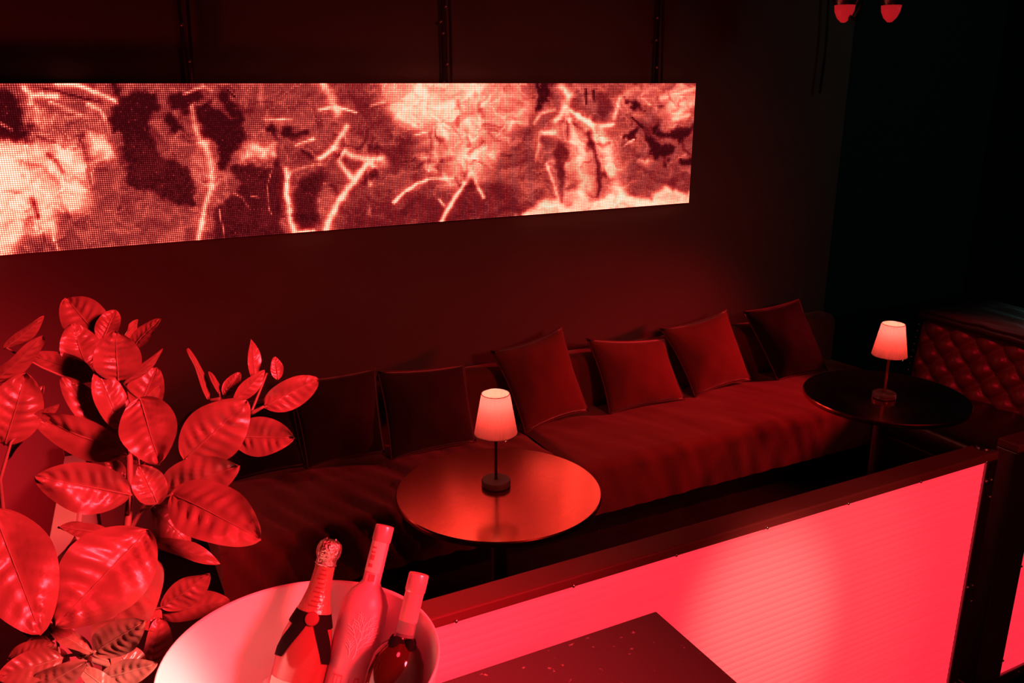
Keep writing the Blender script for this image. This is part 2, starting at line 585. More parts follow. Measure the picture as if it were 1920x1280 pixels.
    poly([(1205, 252), (1225, 256), (1242, 272), (1270, 278), (1255, 290), (1250, 303), (1230, 297), (1220, 276)], D)
    poly([(1215, 234), (1232, 227), (1242, 246), (1262, 243), (1290, 228), (1300, 234), (1286, 264), (1275, 270), (1262, 262), (1244, 258), (1228, 248)], D)
    poly([(1282, 292), (1310, 288), (1310, 308), (1276, 302)], D)
    poly([(1170, 262), (1192, 244), (1200, 246), (1190, 264), (1176, 270)], D)
    stroke([(1185, 220), (1205, 240)], 3, D, 0)
    # --- bright strands
    stroke([(360, 200), (364, 235), (376, 262), (388, 285)], 8, 0.75)
    stroke([(386, 275), (396, 312), (398, 335), (398, 352)], 9, 0.92)
    stroke([(398, 352), (388, 378), (378, 420), (372, 450)], 7, 0.95)
    stroke([(412, 395), (418, 425), (420, 448)], 2.5, 0.5)
    stroke([(345, 175), (380, 162), (395, 170)], 5, 0.7)
    blob(490, 285, 26, 16, 0.88)
    stroke([(455, 292), (490, 288), (515, 270)], 10, 0.72)
    stroke([(508, 322), (502, 345), (503, 385), (508, 400)], 2.5, 0.45)
    stroke([(430, 355), (455, 372), (465, 388)], 3, 0.42)
    stroke([(472, 368), (485, 370)], 3, 0.6)
    stroke([(538, 318), (537, 360), (543, 405), (552, 434)], 8, 1.05)
    stroke([(552, 436), (590, 430)], 4, 0.9)
    stroke([(540, 322), (580, 310), (600, 308)], 5, 0.7)
    stroke([(612, 432), (622, 402), (640, 368), (662, 340), (682, 314), (698, 300), (715, 297)], 10, 1.05)
    stroke([(645, 285), (636, 302), (650, 322), (664, 340)], 8, 0.95)
    stroke([(652, 292), (690, 298), (702, 310)], 10, 1.0)
    stroke([(690, 320), (695, 345)], 6, 0.8)
    stroke([(600, 296), (624, 280), (642, 250), (650, 236)], 8, 1.0)
    stroke([(556, 272), (588, 260)], 5, 0.9)
    stroke([(608, 156), (622, 185), (632, 212)], 13, 0.82)
    stroke([(598, 205), (632, 202), (668, 212)], 4, 0.9)
    stroke([(488, 160), (490, 195)], 8, 0.62)
    stroke([(490, 222), (548, 224)], 2.5, 0.7)
    stroke([(695, 198), (722, 190)], 5, 0.9)
    stroke([(738, 380), (760, 360), (782, 342), (815, 335), (850, 332)], 4.5, 1.0)
    stroke([(826, 418), (838, 392), (858, 366), (872, 340), (880, 325)], 6, 1.05)
    stroke([(906, 370), (896, 350), (886, 325)], 5, 0.95)
    stroke([(832, 385), (825, 375)], 5, 0.7)
    poly([(884, 328), (893, 345), (893, 365), (868, 372), (876, 345)], 0.22, 1)
    stroke([(1042, 228), (1060, 203), (1072, 240), (1085, 270)], 9, 1.0)
    stroke([(1068, 206), (1095, 226), (1122, 238), (1150, 232)], 6, 1.05)
    stroke([(1052, 160), (1068, 178), (1060, 200)], 13, 0.95)
    stroke([(1085, 262), (1090, 310), (1090, 372)], 16, 0.95)
    stroke([(1120, 240), (1138, 290), (1150, 330), (1168, 372)], 15, 0.9)
    stroke([(1018, 250), (1040, 248)], 7, 0.9)
    stroke([(1015, 250), (1005, 300)], 5, 0.62)
    stroke([(1025, 308), (1036, 340), (1050, 378)], 4, 0.85)
    stroke([(1002, 230), (1016, 210), (1040, 205)], 5, 0.75)
    stroke([(1104, 250), (1118, 300), (1124, 350), (1118, 380)], 7, 0.24)
    poly([(1046, 262), (1060, 266), (1066, 330), (1052, 352), (1036, 318)], 0.24, 1)
    blob(1272, 200, 22, 24, 1.0)
    stroke([(1240, 185), (1275, 175), (1302, 165)], 6, 0.85)
    stroke([(1264, 222), (1290, 215)], 6, 1.0)
    stroke([(1162, 185), (1152, 222)], 6, 0.85)
    stroke([(1188, 262), (1170, 275)], 3, 0.8)
    poly([(955, 415), (1000, 386), (1030, 374), (1058, 376), (1064, 386), (1075, 372), (1120, 374), (1160, 364), (1215, 372), (1248, 348), (1300, 362), (1300, 400), (960, 430)], 1.0, 1)
    stroke([(1050, 345), (1054, 378)], 7, 0.35)
    rs = np.random.RandomState(31)
    for cx, cy, rx, ry, cnt in ((850, 255, 110, 75, 46), (1090, 290, 60, 70, 22), (90, 330, 90, 110, 26), (1240, 250, 60, 60, 16), (660, 330, 60, 70, 16)):
        for k in range(cnt):
            r0 = math.sqrt(rs.rand())
            th = rs.rand() * 2 * PI
            x0, y0 = cx + rx * r0 * math.cos(th), cy + ry * r0 * math.sin(th)
            a0 = math.atan2(y0 - cy - 40, x0 - cx) + (rs.rand() - 0.5) * 2.6
            Ls = 14 + 26 * rs.rand()
            x1, y1 = x0 + Ls * math.cos(a0), y0 + Ls * math.sin(a0)
            x, y = U + wob1 * 20, V + wob2 * 20
            dx, dy = x1 - x0, y1 - y0
            t = np.clip(((x - x0) * dx + (y - y0) * dy) / (dx * dx + dy * dy), 0, 1)
            I = I + (0.20 if k % 2 else -0.22) * np.exp(-(np.hypot(x - x0 - t * dx, y - y0 - t * dy) / (2.0 + 3.0 * rs.rand())) ** 2) * np.clip(I * 2.5 - 0.3, 0, 1)
    n1 = value_noise(U / 22 + wob1 * 2, V / 14 + wob2 * 2, 11, 4) - 0.5
    n3 = 1 - np.abs(value_noise(U / 40 + wob1 * 1.5, V / 30 + wob2 * 1.5, 21, 3) * 2 - 1)
    n2 = np.random.RandomState(5).rand(*U.shape) - 0.5
    I = I + (n1 * 0.55 + np.clip(n3 - 0.8, 0, 1) * 0.9) * np.clip(I * 2.0 - 0.15, 0.08, 1) + n2 * 0.06
    spark = (np.random.RandomState(9).rand(*U.shape) > 0.985) & (I < 0.2)
    I[spark] += 0.12
    return np.clip(I, 0.02, 1.15)


def lerp_tab(I, xs, ys):
    return np.stack([np.interp(I, xs, [y[c] for y in ys]) for c in range(3)], -1)


pic = led_picture()
XS = [0.0, 0.12, 0.3, 0.45, 0.6, 0.8, 1.0, 1.15]
DOT = lerp_tab(pic, XS, [(0.04, 0.002, 0.003), (0.07, 0.004, 0.007), (0.42, 0.03, 0.035), (0.85, 0.12, 0.095), (1.7, 0.26, 0.18),
                         (4.0, 0.66, 0.42), (7.0, 1.20, 0.78), (8.0, 1.4, 1.0)])
GAP = lerp_tab(pic, XS, [(0.028, 0.002, 0.002), (0.04, 0.001, 0.002), (0.08, 0.0, 0.002), (0.14, 0.0, 0.002), (0.22, 0.001, 0.003),
                         (0.36, 0.03, 0.02), (0.5, 0.20, 0.13), (0.7, 0.36, 0.24)])
# light spilling between bright neighbouring dots
GLOW = smooth_blur(np.clip(pic - 0.55, 0, 1), 2)
GAP[..., 0] += GLOW * 1.1
DOT[..., 0] += GLOW * 0.6


def led_mat():
    m = bpy.data.materials.new('led_pixels')
    m.use_nodes = True
    nt = m.node_tree
    out = nt.nodes['Material Output']
    nt.nodes.remove(nt.nodes['Principled BSDF'])
    a = nt.nodes.new('ShaderNodeAttribute')
    a.attribute_name = 'led'
    g = nt.nodes.new('ShaderNodeAttribute')
    g.attribute_name = 'gap'
    uv = nt.nodes.new('ShaderNodeUVMap')
    sub = nt.nodes.new('ShaderNodeVectorMath')
    sub.operation = 'SUBTRACT'
    sub.inputs[1].default_value = (0.5, 0.5, 0)
    ln = nt.nodes.new('ShaderNodeVectorMath')
    ln.operation = 'LENGTH'
    mr = nt.nodes.new('ShaderNodeMapRange')
    mr.interpolation_type = 'SMOOTHSTEP'
    mr.inputs[1].default_value = 0.26
    mr.inputs[2].default_value = 0.46
    mr.inputs[3].default_value = 1
    mr.inputs[4].default_value = 0
    mx = nt.nodes.new('ShaderNodeMix')
    mx.data_type = 'RGBA'
    em = nt.nodes.new('ShaderNodeEmission')
    L = nt.links.new
    L(uv.outputs[0], sub.inputs[0])
    L(sub.outputs[0], ln.inputs[0])
    L(ln.outputs['Value'], mr.inputs[0])
    L(mr.outputs[0], mx.inputs[0])
    L(g.outputs['Color'], mx.inputs[6])
    L(a.outputs['Color'], mx.inputs[7])
    L(mx.outputs[2], em.inputs[0])
    em.inputs[1].default_value = 1.0
    L(em.outputs[0], out.inputs[0])
    return m


M['led'] = led_mat()
scr = thing('led_video_wall', 'long LED video wall on the back wall showing swirling red and cream flames', 'screen', (0, SCR_Y, SCR_TOP))
for k in range(NMOD):
    c0 = k * MC
    x0 = SCR_R - (NMOD * MC - c0) * PITCH_LED
    x1 = x0 + MC * PITCH_LED
    obj('housing', box(x0 + 0.001, x1 - 0.001, 0.004, WY - SCR_Y - 0.001, -SCR_H, 0, 0.001, 1), M['black_metal'], scr)
    g = 0.0003
    xs = np.linspace(x0 + g, x1 - g, MC + 1)
    zs = np.linspace(0, -SCR_H, 81)
    P = np.zeros((81, MC + 1, 3))
    P[..., 0] = xs[None, :]
    P[..., 2] = zs[:, None]
    o = grid_mesh('display_panel', P, M['led'], scr, False)
    me = o.data
    n = len(me.polygons)
    for nm, A in (('led', DOT), ('gap', GAP)):
        at = me.attributes.new(nm, 'FLOAT_COLOR', 'CORNER')
        S = A[:, c0:c0 + MC].reshape(-1, 3)
        v4 = np.ones((n, 4, 4), np.float32)
        v4[:, :, :3] = S[:, None, :]
        at.data.foreach_set('color', v4.ravel())
    uvl = me.uv_layers.new(name='UVMap')
    uvl.data.foreach_set('uv', np.tile(np.array([0, 0, 1, 0, 1, 1, 0, 1], np.float32), n))

# hanger straps above the screen
for i, (px, lab, bolts) in enumerate((
        (352, 'steel hanger strut with cable above the left part of the LED screen', ((342, 46), (357, 114))),
        (835, 'steel hanger strut with cable above the middle of the LED screen', ((837, 12), (832, 62), (840, 120), (819, 40))),
        (1232, 'dark hanger strut with cable above the right part of the LED screen', ((1233, 33), (1230, 75), (1233, 126))))):
    b = at_y(px, 156, SCR_Y)
    t = thing('hanger_strut', lab, 'hanger', (b.x, WY - 0.03, SCR_TOP), 0, 'hanger struts over the LED screen')
    obj('rod', box(-0.007, 0.007, -0.012, 0.0, 0.0, 1.44, 0.002, 1), M['cable'], t)
    obj('cable', tube([(0.02 + 0.012 * math.sin(z * 5 + i), -0.016, z * 1.44) for z in [j / 14 for j in range(15)]], 0.006, 8), M['cable'], t, True)
    for (u, v) in bolts:
        q = at_y(u, v, WY - 0.05)
        bo = obj('bolt', lathe([(0, 0), (0.0085, 0), (0.0085, 0.006), (0.005, 0.009), (0, 0.01)], 10), M['screw'], t, True)
        bo.location = (max(-0.012, min(0.03, q.x - b.x)), -0.012, q.z - SCR_TOP)
        bo.rotation_euler = (PI / 2, 0, 0)

# ceiling stage lamps at the top right
def stage_lamp(px, label, with_cable):
    p = at_y(px, 22, 3.3)
    t = thing('stage_lamp', label, 'spotlight', p, 0, 'stage lamps at the top right')
    obj('housing', lathe([(0.0, 0.22), (0.05, 0.22), (0.062, 0.19), (0.064, 0.06), (0.05, 0.03), (0.0, 0.03)], 28), M['black_metal'], t, angle=40)
    obj('lens', lathe([(0.0, -0.052), (0.012, -0.05), (0.032, -0.03), (0.046, 0.0), (0.05, 0.03), (0.0, 0.032)], 28), M['lens'], t, True)
    br = bmesh.new()
    tube([(-0.075, 0, 0.1), (-0.075, 0, 0.28), (0, 0, 0.30), (0.075, 0, 0.28), (0.075, 0, 0.1)], 0.006, 8, br)
    tube([(0, 0, 0.30), (0, 0, 3.5 - p.z)], 0.012, 10, br)
    obj('bracket', br, M['black_metal'], t, True)
    if with_cable:
        obj('cable', tube([(0.05, -0.03, 0.3), (0.055, -0.06, 0.1), (0.04, -0.07, 0.02), (0.01, -0.065, -0.04), (-0.02, -0.055, -0.03)], 0.012, 8), M['cable'], t, True)


stage_lamp(1583, 'stage lamp with red lens half hidden by its cable, left one at top right', True)
stage_lamp(1670, 'stage lamp with plain red lens, right one at top right', False)
for px, y1, lab in ((1537, 175, 'thin black cable hanging down beside the wall corner'),):
    q = at_y(px, y1, WY - 0.03)
    tag(obj('hanging_cable', tube([(q.x + 0.012 * math.sin(j), q.y, q.z + (3.5 - q.z) * j / 10) for j in range(11)], 0.007, 8), M['cable'], None, True), lab, 'cable')

# ------------------------------------------------------------------ long velvet sofa
SZ = 0.383
SX0, SX1 = 0.32, 4.16
sofa = thing('velvet_sofa', 'long low red velvet sofa along the wall under the LED screen', 'sofa', (2.2, 3.4, 0))
ox, oy = 2.2, 3.4
obj('plinth', box(SX0 + 0.04 - ox, SX1 - 0.04 - ox, 3.06 - oy, 3.79 - oy, 0.0, 0.12), M['black_edge'], sofa)
SEATS = [(SX0, 1.855), (1.865, SX1)]
for (a, b_) in SEATS:
    n, prof = int((b_ - a) / 0.025), []
    for k in range(7):
        prof.append((3.005, 0.12 + k * 0.034))
    for k in range(7):
        th = PI / 2 * k / 6
        prof.append((3.055 - 0.05 * math.cos(th), 0.333 + 0.05 * math.sin(th)))
    for k in range(1, 26):
        y = 3.055 + (3.70 - 3.055) * k / 25
        prof.append((y, SZ + 0.012 * math.sin(PI * k / 25)))
    P = np.zeros((len(prof), n + 1, 3))
    for i, (y, z) in enumerate(prof):
        for j in range(n + 1):
            s = j / n
            x = a + (b_ - a) * s
            e = min(s, 1 - s) * (b_ - a)
            rnd = 0.02 * max(0, 1 - e / 0.05) ** 2
            left = 1.0 if a < 1 else 0.35
            wr = noise.noise(Vector((x * 9 + y * 5, y * 3, z * 6))) * 0.010 + noise.noise(Vector((x * 22 + y * 12 + z * 10, y * 5, 3 + z * 4))) * 0.005
            rip = 0.006 * left * math.sin(x * 60 + y * 25 + z * 30 + 3 * noise.noise(Vector((x * 3, y * 3, z * 3)))) * (1 if i < 20 else 0.5)
            d = (wr + rip) * (0.5 + left)
            yy = y - (d if i < 11 else 0) + (rnd if i < 11 else 0)
            zz = z + (d * 0.7 if i >= 9 else 0) - (rnd if i >= 9 else 0)
            P[i, j] = (x - ox, yy - oy, zz)
    grid_mesh('seat_cushion', P, M['velvet'], sofa)
obj('seat_frame', box(SX0 + 0.01 - ox, SX1 - 0.01 - ox, 3.05 - oy, 3.79 - oy, 0.12, 0.345, 0.01), M['velvet'], sofa)
bk = box(SX0 - ox, SX1 - ox, 3.635 - oy, 3.80 - oy, 0.30, 0.675, 0.055, 5)
obj('backrest', bk, M['velvet'], sofa, angle=50)


def pillow(name, label, px, lean, m, pipe, thick=0.09, group='scatter pillows on the velvet sofa', lift=0.015, ear=0.05):
    BL, BR, TR, TL = px
    bl, br = at_z(*BL, SZ + lift), at_z(*BR, SZ + lift)
    bl, br = at_y(*BL, min(bl.y, 3.50)), at_y(*BR, min(br.y, 3.50))
    tl, tr = at_y(*TL, min(bl.y + lean, 3.59)), at_y(*TR, min(br.y + lean, 3.59))
    c = (bl + br + tl + tr) / 4
    t = thing(name, label, 'pillow', c, 0, group)
    nrm = (br - bl).cross(tl - bl).normalized()
    if nrm.y > 0:
        nrm = -nrm
    N = 22
    F = np.zeros((N + 1, N + 1, 3))
    B = np.zeros((N + 1, N + 1, 3))
    edge = []
    sd = random.random() * 50
    for i in range(N + 1):
        for j in range(N + 1):
            u, v = j / N, i / N
            uu, vv = 2 * u - 1, 2 * v - 1
            # concave edges between pointed corners
            us = 0.5 + 0.5 * uu * (1 - ear * (1 - vv * vv))
            vs = 0.5 + 0.5 * vv * (1 - ear * (1 - uu * uu))
            p = (bl * (1 - us) + br * us) * (1 - vs) + (tl * (1 - us) + tr * us) * vs
            h = thick * (max(0, 1 - uu * uu) * max(0, 1 - vv * vv)) ** 0.55
            w_ = 0.006 * noise.noise(Vector((us * 5 + sd, vs * 5, 0))) * min(1, h / 0.03)
            F[i, j] = p + nrm * (h + w_) - c
            B[i, j] = p - nrm * (h * 0.3) - c
            if i in (0, N) or j in (0, N):
                edge.append((i, j))
    verts = np.concatenate([F.reshape(-1, 3), B.reshape(-1, 3)])
    n1 = N + 1
    faces = []
    for i in range(N):
        for j in range(N):
            q = (i * n1 + j, i * n1 + j + 1, (i + 1) * n1 + j + 1, (i + 1) * n1 + j)
            faces.append(q)
            faces.append(tuple(n1 * n1 + k for k in q[::-1]))
    me = bpy.data.meshes.new('cover')
    me.from_pydata([tuple(p) for p in verts], [], faces)
    bm = bmesh.new()
    bm.from_mesh(me)
    bmesh.ops.remove_doubles(bm, verts=bm.verts[:], dist=1e-5)
    bm.to_mesh(me)
    bm.free()
    link('cover', me, m, t, True)
    ring = [F[0, j] for j in range(N + 1)] + [F[i, N] for i in range(1, N + 1)] + [F[N, j] for j in range(N - 1, -1, -1)] + [F[i, 0] for i in range(N - 1, -1, -1)]
    obj('piping', tube(ring, 0.0045, 6), pipe, t, True)
    return t


pillow('pillow', 'black pillow at the left end of the sofa behind the plant', ((440, 900), (574, 872), (548, 742), (425, 768)), 0.15, M['velvet_black'], M['velvet_black'])
pillow('pillow', 'dark red velvet pillow next right of the leftmost black one', ((578, 878), (722, 848), (704, 690), (540, 713)), 0.16, M['velvet_dark'], M['piping'])
pillow('pillow', 'dark velvet pillow behind the near round table lamp, at its left', ((734, 862), (893, 828), (870, 683), (708, 696)), 0.14, M['velvet_dark'], M['piping'])
pillow('pillow', 'large velvet pillow with peaked corner just right of near lamp', ((985, 812), (1104, 770), (1054, 612), (920, 658)), 0.17, M['velvet'], M['piping'], ear=0.09)
pillow('pillow', 'red velvet pillow, middle of the three right of near lamp', ((1143, 776), (1284, 748), (1246, 634), (1100, 635)), 0.12, M['velvet'], M['piping'], ear=0.08)
pillow('pillow', 'tall red velvet pillow leaning left beside the black right pillow', ((1303, 744), (1408, 712), (1362, 580), (1238, 616)), 0.12, M['velvet'], M['piping'], ear=0.09)
pillow('pillow', 'black pillow with red piping at the right end of the sofa', ((1458, 712), (1552, 694), (1497, 561), (1393, 584)), 0.10, M['velvet_black'], M['piping'], ear=0.05)


# ------------------------------------------------------------------ round tables and lamps
def round_table(loc, label):
    t = thing('round_table', label, 'table', loc, 0.35, 'round cocktail tables')
    obj('tabletop', lathe([(0, 0.694), (0.335, 0.694), (0.348, 0.70), (0.35, 0.706), (0.35, 0.716), (0.347, 0.72), (0, 0.72)], 96), M['reflection_wood'], t, angle=30)
    obj('column', lathe([(0.032, 0.03), (0.032, 0.66), (0.06, 0.68), (0.10, 0.694)], 28), M['black_metal'], t, angle=40)
    obj('base', lathe([(0, 0), (0.21, 0), (0.215, 0.008), (0.20, 0.018), (0.05, 0.03), (0, 0.032)], 48), M['black_metal'], t, angle=40)
    return t


T1, T2 = (1.168, 2.375), (3.114, 2.42)
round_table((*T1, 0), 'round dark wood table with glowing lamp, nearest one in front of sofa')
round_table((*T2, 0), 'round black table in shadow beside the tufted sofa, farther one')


def pleated(r0, z0, r1, z1, n, amp, rows=10, seg=6):
    P = np.zeros((rows + 1, n * seg + 1, 3))
    for i in range(rows + 1):
        s = i / rows
        for j in range(n * seg + 1):
            th = 2 * PI * j / (n * seg)
            rr = (r0 + (r1 - r0) * s) * (1 + amp * math.sin(n * th) + 0.008 * math.sin(7 * th + 1))
            P[i, j] = (rr * math.cos(th), rr * math.sin(th), z0 + (z1 - z0) * s)
    return P


M['lamp_base'] = mat('dark_lamp_enamel', (0.16, 0.10, 0.10), 0.5, bump=0.02, spec=0.3)


def lamp(loc, label, base_m, stem_m, power, tilt):
    t = thing('table_lamp', label, 'lamp', loc, 0.4, 'small pleated table lamps')
    t.rotation_euler = (tilt, tilt * 0.5, 0.4)
    obj('base', lathe([(0, 0.001), (0.046, 0.001), (0.05, 0.004), (0.05, 0.021), (0.047, 0.025), (0, 0.026)], 40), base_m, t, angle=40)
    obj('stem', lathe([(0.0, 0.025), (0.007, 0.025), (0.0052, 0.03), (0.0052, 0.17), (0.012, 0.178), (0.015, 0.19), (0.015, 0.215), (0, 0.215)], 16), stem_m, t, True)
    obj('bulb', lathe([(0, 0.215), (0.010, 0.217), (0.013, 0.235), (0.019, 0.255), (0.017, 0.272), (0.008, 0.282), (0, 0.284)], 16), M['bulb'], t, True)
    sh = grid_mesh('lamp_shade', pleated(0.0725, 0.197, 0.047, 0.338, 44, 0.014), M['shade'], t, True)
    for r, z in ((0.0725, 0.197), (0.047, 0.338)):
        obj('shade_ring', tube([(r * math.cos(2 * PI * k / 40), r * math.sin(2 * PI * k / 40), z) for k in range(41)], 0.0014, 6), M['rod'], t, True)
    rg = bmesh.new()
    for k in range(3):
        th = 2 * PI * k / 3
        tube([(0.012 * math.cos(th), 0.012 * math.sin(th), 0.212), (0.071 * math.cos(th), 0.071 * math.sin(th), 0.199)], 0.0012, 6, rg)
    obj('shade_spokes', rg, M['rod'], t, True)
    obj('pull_tie', tube([(-0.028, -0.06, 0.199), (-0.024, -0.062, 0.188), (-0.016, -0.062, 0.19), (-0.01, -0.064, 0.199)], 0.0012, 6), M['white_plastic'], t, True)
    l = bpy.data.lights.new('bulb_light', 'POINT')
    l.energy = power
    l.color = (1, 0.28, 0.2)
    l.shadow_soft_size = 0.02
    lo = bpy.data.objects.new('bulb_light', l)
    COL.objects.link(lo)
    lo.parent = t
    lo.location = (0, 0, 0.316)


lamp((1.174, 2.408, 0.72), 'lit pleated table lamp with black base on the near round table', M['lamp_base'], M['black_edge'], 0.8, 0.0)
lamp((3.08, 2.40, 0.72), 'lit pleated table lamp with glass base on the far round table', M['glass_base'], M['stem_red'], 0.8, 0.0)

# ------------------------------------------------------------------ tufted sofa on the right
TX, TY1, TY0 = 4.34, 3.23, 0.6
ts = thing('tufted_sofa', 'button tufted dark leather sofa with black rolled top at the right', 'sofa', (4.6, 2.0, 0))
ox, oy = 4.6, 2.0
DY, DZ = 0.165, 0.15
ny, nz = int((TY1 - TY0) / 0.0125), 34
P = np.zeros((nz + 1, ny + 1, 3))


def tuft_h(y, z):
    a = (y / DY + z / DZ)
    b_ = (y / DY - z / DZ)
    s = abs(math.sin(PI * a) * math.sin(PI * b_))
    return 0.052 * (s ** 0.42)


ZB, ZT = 0.30, 0.735
for i in range(nz + 1):
    z = ZB + (ZT - ZB) * i / nz
    for j in range(ny + 1):
        y = TY0 + (TY1 - TY0) * j / ny
        end = min(1, (TY1 - y) / 0.04)
        d = tuft_h(y, z - ZB) * max(0.15, end) + 0.003 * noise.noise(Vector((y * 30, z * 30, 0)))
        lean = 0.05 * (z - ZB) / (ZT - ZB)
        P[i, j] = (TX + 0.02 + lean - d - ox, y - oy, z)
grid_mesh('tufted_back', P, M['leather'], ts)
roll = box(TX + 0.0 - ox, TX + 0.62 - ox, TY0 - oy, TY1 + 0.02 - oy, 0.715, 0.775, 0.028, 4)
bmesh.ops.subdivide_edges(roll, edges=[e for e in roll.edges if e.calc_length() > 0.4], cuts=40, use_grid_fill=True)
for v in roll.verts:
    v.co.z += 0.008 * noise.noise(v.co * 9) + (0.004 * noise.noise(v.co * 24))
obj('top_roll', roll, M['leather_black'], ts, True)
obj('back_frame', box(TX + 0.08 - ox, TX + 0.6 - ox, TY0 - oy, TY1 - oy, 0.0, 0.72, 0.01), M['leather_black'], ts)
sb = box(3.74 - ox, TX + 0.06 - ox, TY0 - oy, 2.93 - oy, 0.22, 0.36, 0.045, 4)
obj('seat_cushion', sb, M['leather_black'], ts, angle=50)
obj('seat_frame', box(3.78 - ox, TX + 0.08 - ox, TY0 + 0.02 - oy, 2.9 - oy, 0.05, 0.22, 0.01), M['leather_black'], ts)
for yy in (0.7, 2.8):
    for xx in (3.84, 4.8):
        obj('foot', lathe([(0.02, 0.0), (0.028, 0.05)], 12), M['black_metal'], ts, True).location = (xx - ox, yy - oy, 0)
bmx = lathe([(0, 0), (0.009, 0.0), (0.012, 0.003), (0.009, 0.007), (0, 0.009)], 10)
btn = None
for r in range(0, 4):
    z = ZB + r * DZ * 0.5
    if z < 0.37 or z > ZT:
        continue
    k0 = math.ceil(TY0 / (DY * 0.5))
    for k in range(k0, int(TY1 / (DY * 0.5)) + 1):
        if (k + r) % 2:
            continue
        y = k * DY * 0.5
        if y < TY0 + 0.03 or y > TY1 - 0.03:
            continue
        lean = 0.05 * (z - ZB) / (ZT - ZB)
        if btn is None:
            btn = obj('button', bmx, M['button'], ts, True)
            o = btn
        else:
            o = btn.copy()
            COL.objects.link(o)
        o.location = (TX + 0.018 + lean - ox, y - oy, z)
        o.rotation_euler = (0, -PI / 2, 0)
st = bmesh.new()
for k in range(9):
    b_ = Matrix.Translation((TX + 0.0 + 0.05 * k / 9 - ox, TY1 + 0.012 - oy, 0.36 + k * 0.04))
    bmesh.ops.create_icosphere(st, subdivisions=1, radius=0.007, matrix=b_)
tag(obj('nail_trim', st, M['screw'], ts, True), kind='stuff')

# ------------------------------------------------------------------ lit barriers
BY = 1.455


def barrier(x0, x1, label, wl=0.048):
    t = thing('lit_barrier', label, 'barrier', ((x0 + x1) / 2, BY, 0), 0, 'backlit barriers before the seats')
    cx = (x0 + x1) / 2
    a, b_ = x0 - cx, x1 - cx
    W = 0.048
    obj('top_rail', box(a, b_, 0.0, 0.072, 0.945, 0.972, 0.004, 2), M['red_lit_rail'], t)
    obj('bottom_rail', box(a, b_, 0.0, 0.072, 0.03, 0.07, 0.004, 2), M['black_metal'], t)
    for s, W in ((a, wl), (b_ - 0.048, 0.048)):
        obj('stile', box(s, s + W, 0.0, 0.072, 0.07, 0.945, 0.004, 2), M['black_metal'], t)
    n = 42
    prof = []
    for k in range(n * 4 + 1):
        z = 0.068 + (0.949 - 0.068) * k / (n * 4)
        prof.append((0.012 - 0.0012 * abs(math.sin(PI * k / 4)), z))
    P = np.array([[(x, y, z) for x in np.linspace(a + wl - 0.002, b_ - W + 0.002, 9)] for y, z in prof])
    grid_mesh('lit_panel', P, M['lit_panel'], t, False)
    obj('back_panel', box(a + wl - 0.002, b_ - W + 0.002, 0.05, 0.056, 0.068, 0.949), M['black_edge'], t)
    sm = lathe([(0, 0), (0.0045, 0), (0.0045, 0.002), (0.003, 0.004), (0, 0.0045)], 10)
    first = obj('screw', sm, M['screw'], t, True)
    spots = []
    k = 0
    while x1 - 0.06 - 0.292 * k > x0 + 0.05:
        spots.append((x1 - 0.061 - 0.292 * k - cx, 0.95))
        spots.append((x1 - 0.061 - 0.292 * k - cx, 0.055))
        k += 1
    for z in (0.882, 0.51, 0.14):
        spots += [(b_ - 0.042, z), (a + wl - 0.006, z), (b_ - 0.012, z - 0.06), (b_ - 0.02, z)]
    for i, (x, z) in enumerate(spots):
        o = first
        if i:
            o = first.copy()
            COL.objects.link(o)
        o.location = (x, -0.0005, z)
        o.rotation_euler = (PI / 2, 0, 0)
    for s in (a + 0.1, b_ - 0.1):
        obj('foot', box(s - 0.04, s + 0.04, -0.06, 0.13, 0.0, 0.032, 0.004), M['black_metal'], t)
    cc = obj('corner_knob', lathe([(0, 0), (0.02, 0), (0.022, 0.004), (0.02, 0.009), (0.012, 0.011), (0, 0.011)], 20), M['black_metal'], t, angle=40)
    cc.location = (b_ - 0.026, 0.036, 0.971)
    return t


barrier(0.19, 2.425, 'long pink lit barrier panel with black frame behind the bar table')
barrier(2.52, 3.70, 'second lit barrier cut by the right edge of the photo', 0.14)

# ------------------------------------------------------------------ foreground bar table
TBX0, TBX1, TBY0, TBY1, TBZ = -0.16, 0.968, 0.42, 1.23, 1.0
bt = thing('bar_table', 'dark speckled square bar table in front of the lit barrier', 'table', ((TBX0 + TBX1) / 2, (TBY0 + TBY1) / 2, 0))
hx, hy = (TBX1 - TBX0) / 2, (TBY1 - TBY0) / 2
obj('tabletop', box(-hx, hx, -hy, hy, TBZ - 0.032, TBZ, 0.0025, 2), M['bar_top'], bt)
obj('column', lathe([(0.04, 0.03), (0.04, 0.93), (0.09, 0.968)], 24), M['black_metal'], bt, angle=40)
obj('base', lathe([(0, 0), (0.26, 0), (0.262, 0.01), (0.06, 0.03), (0, 0.032)], 40), M['black_metal'], bt, angle=40)

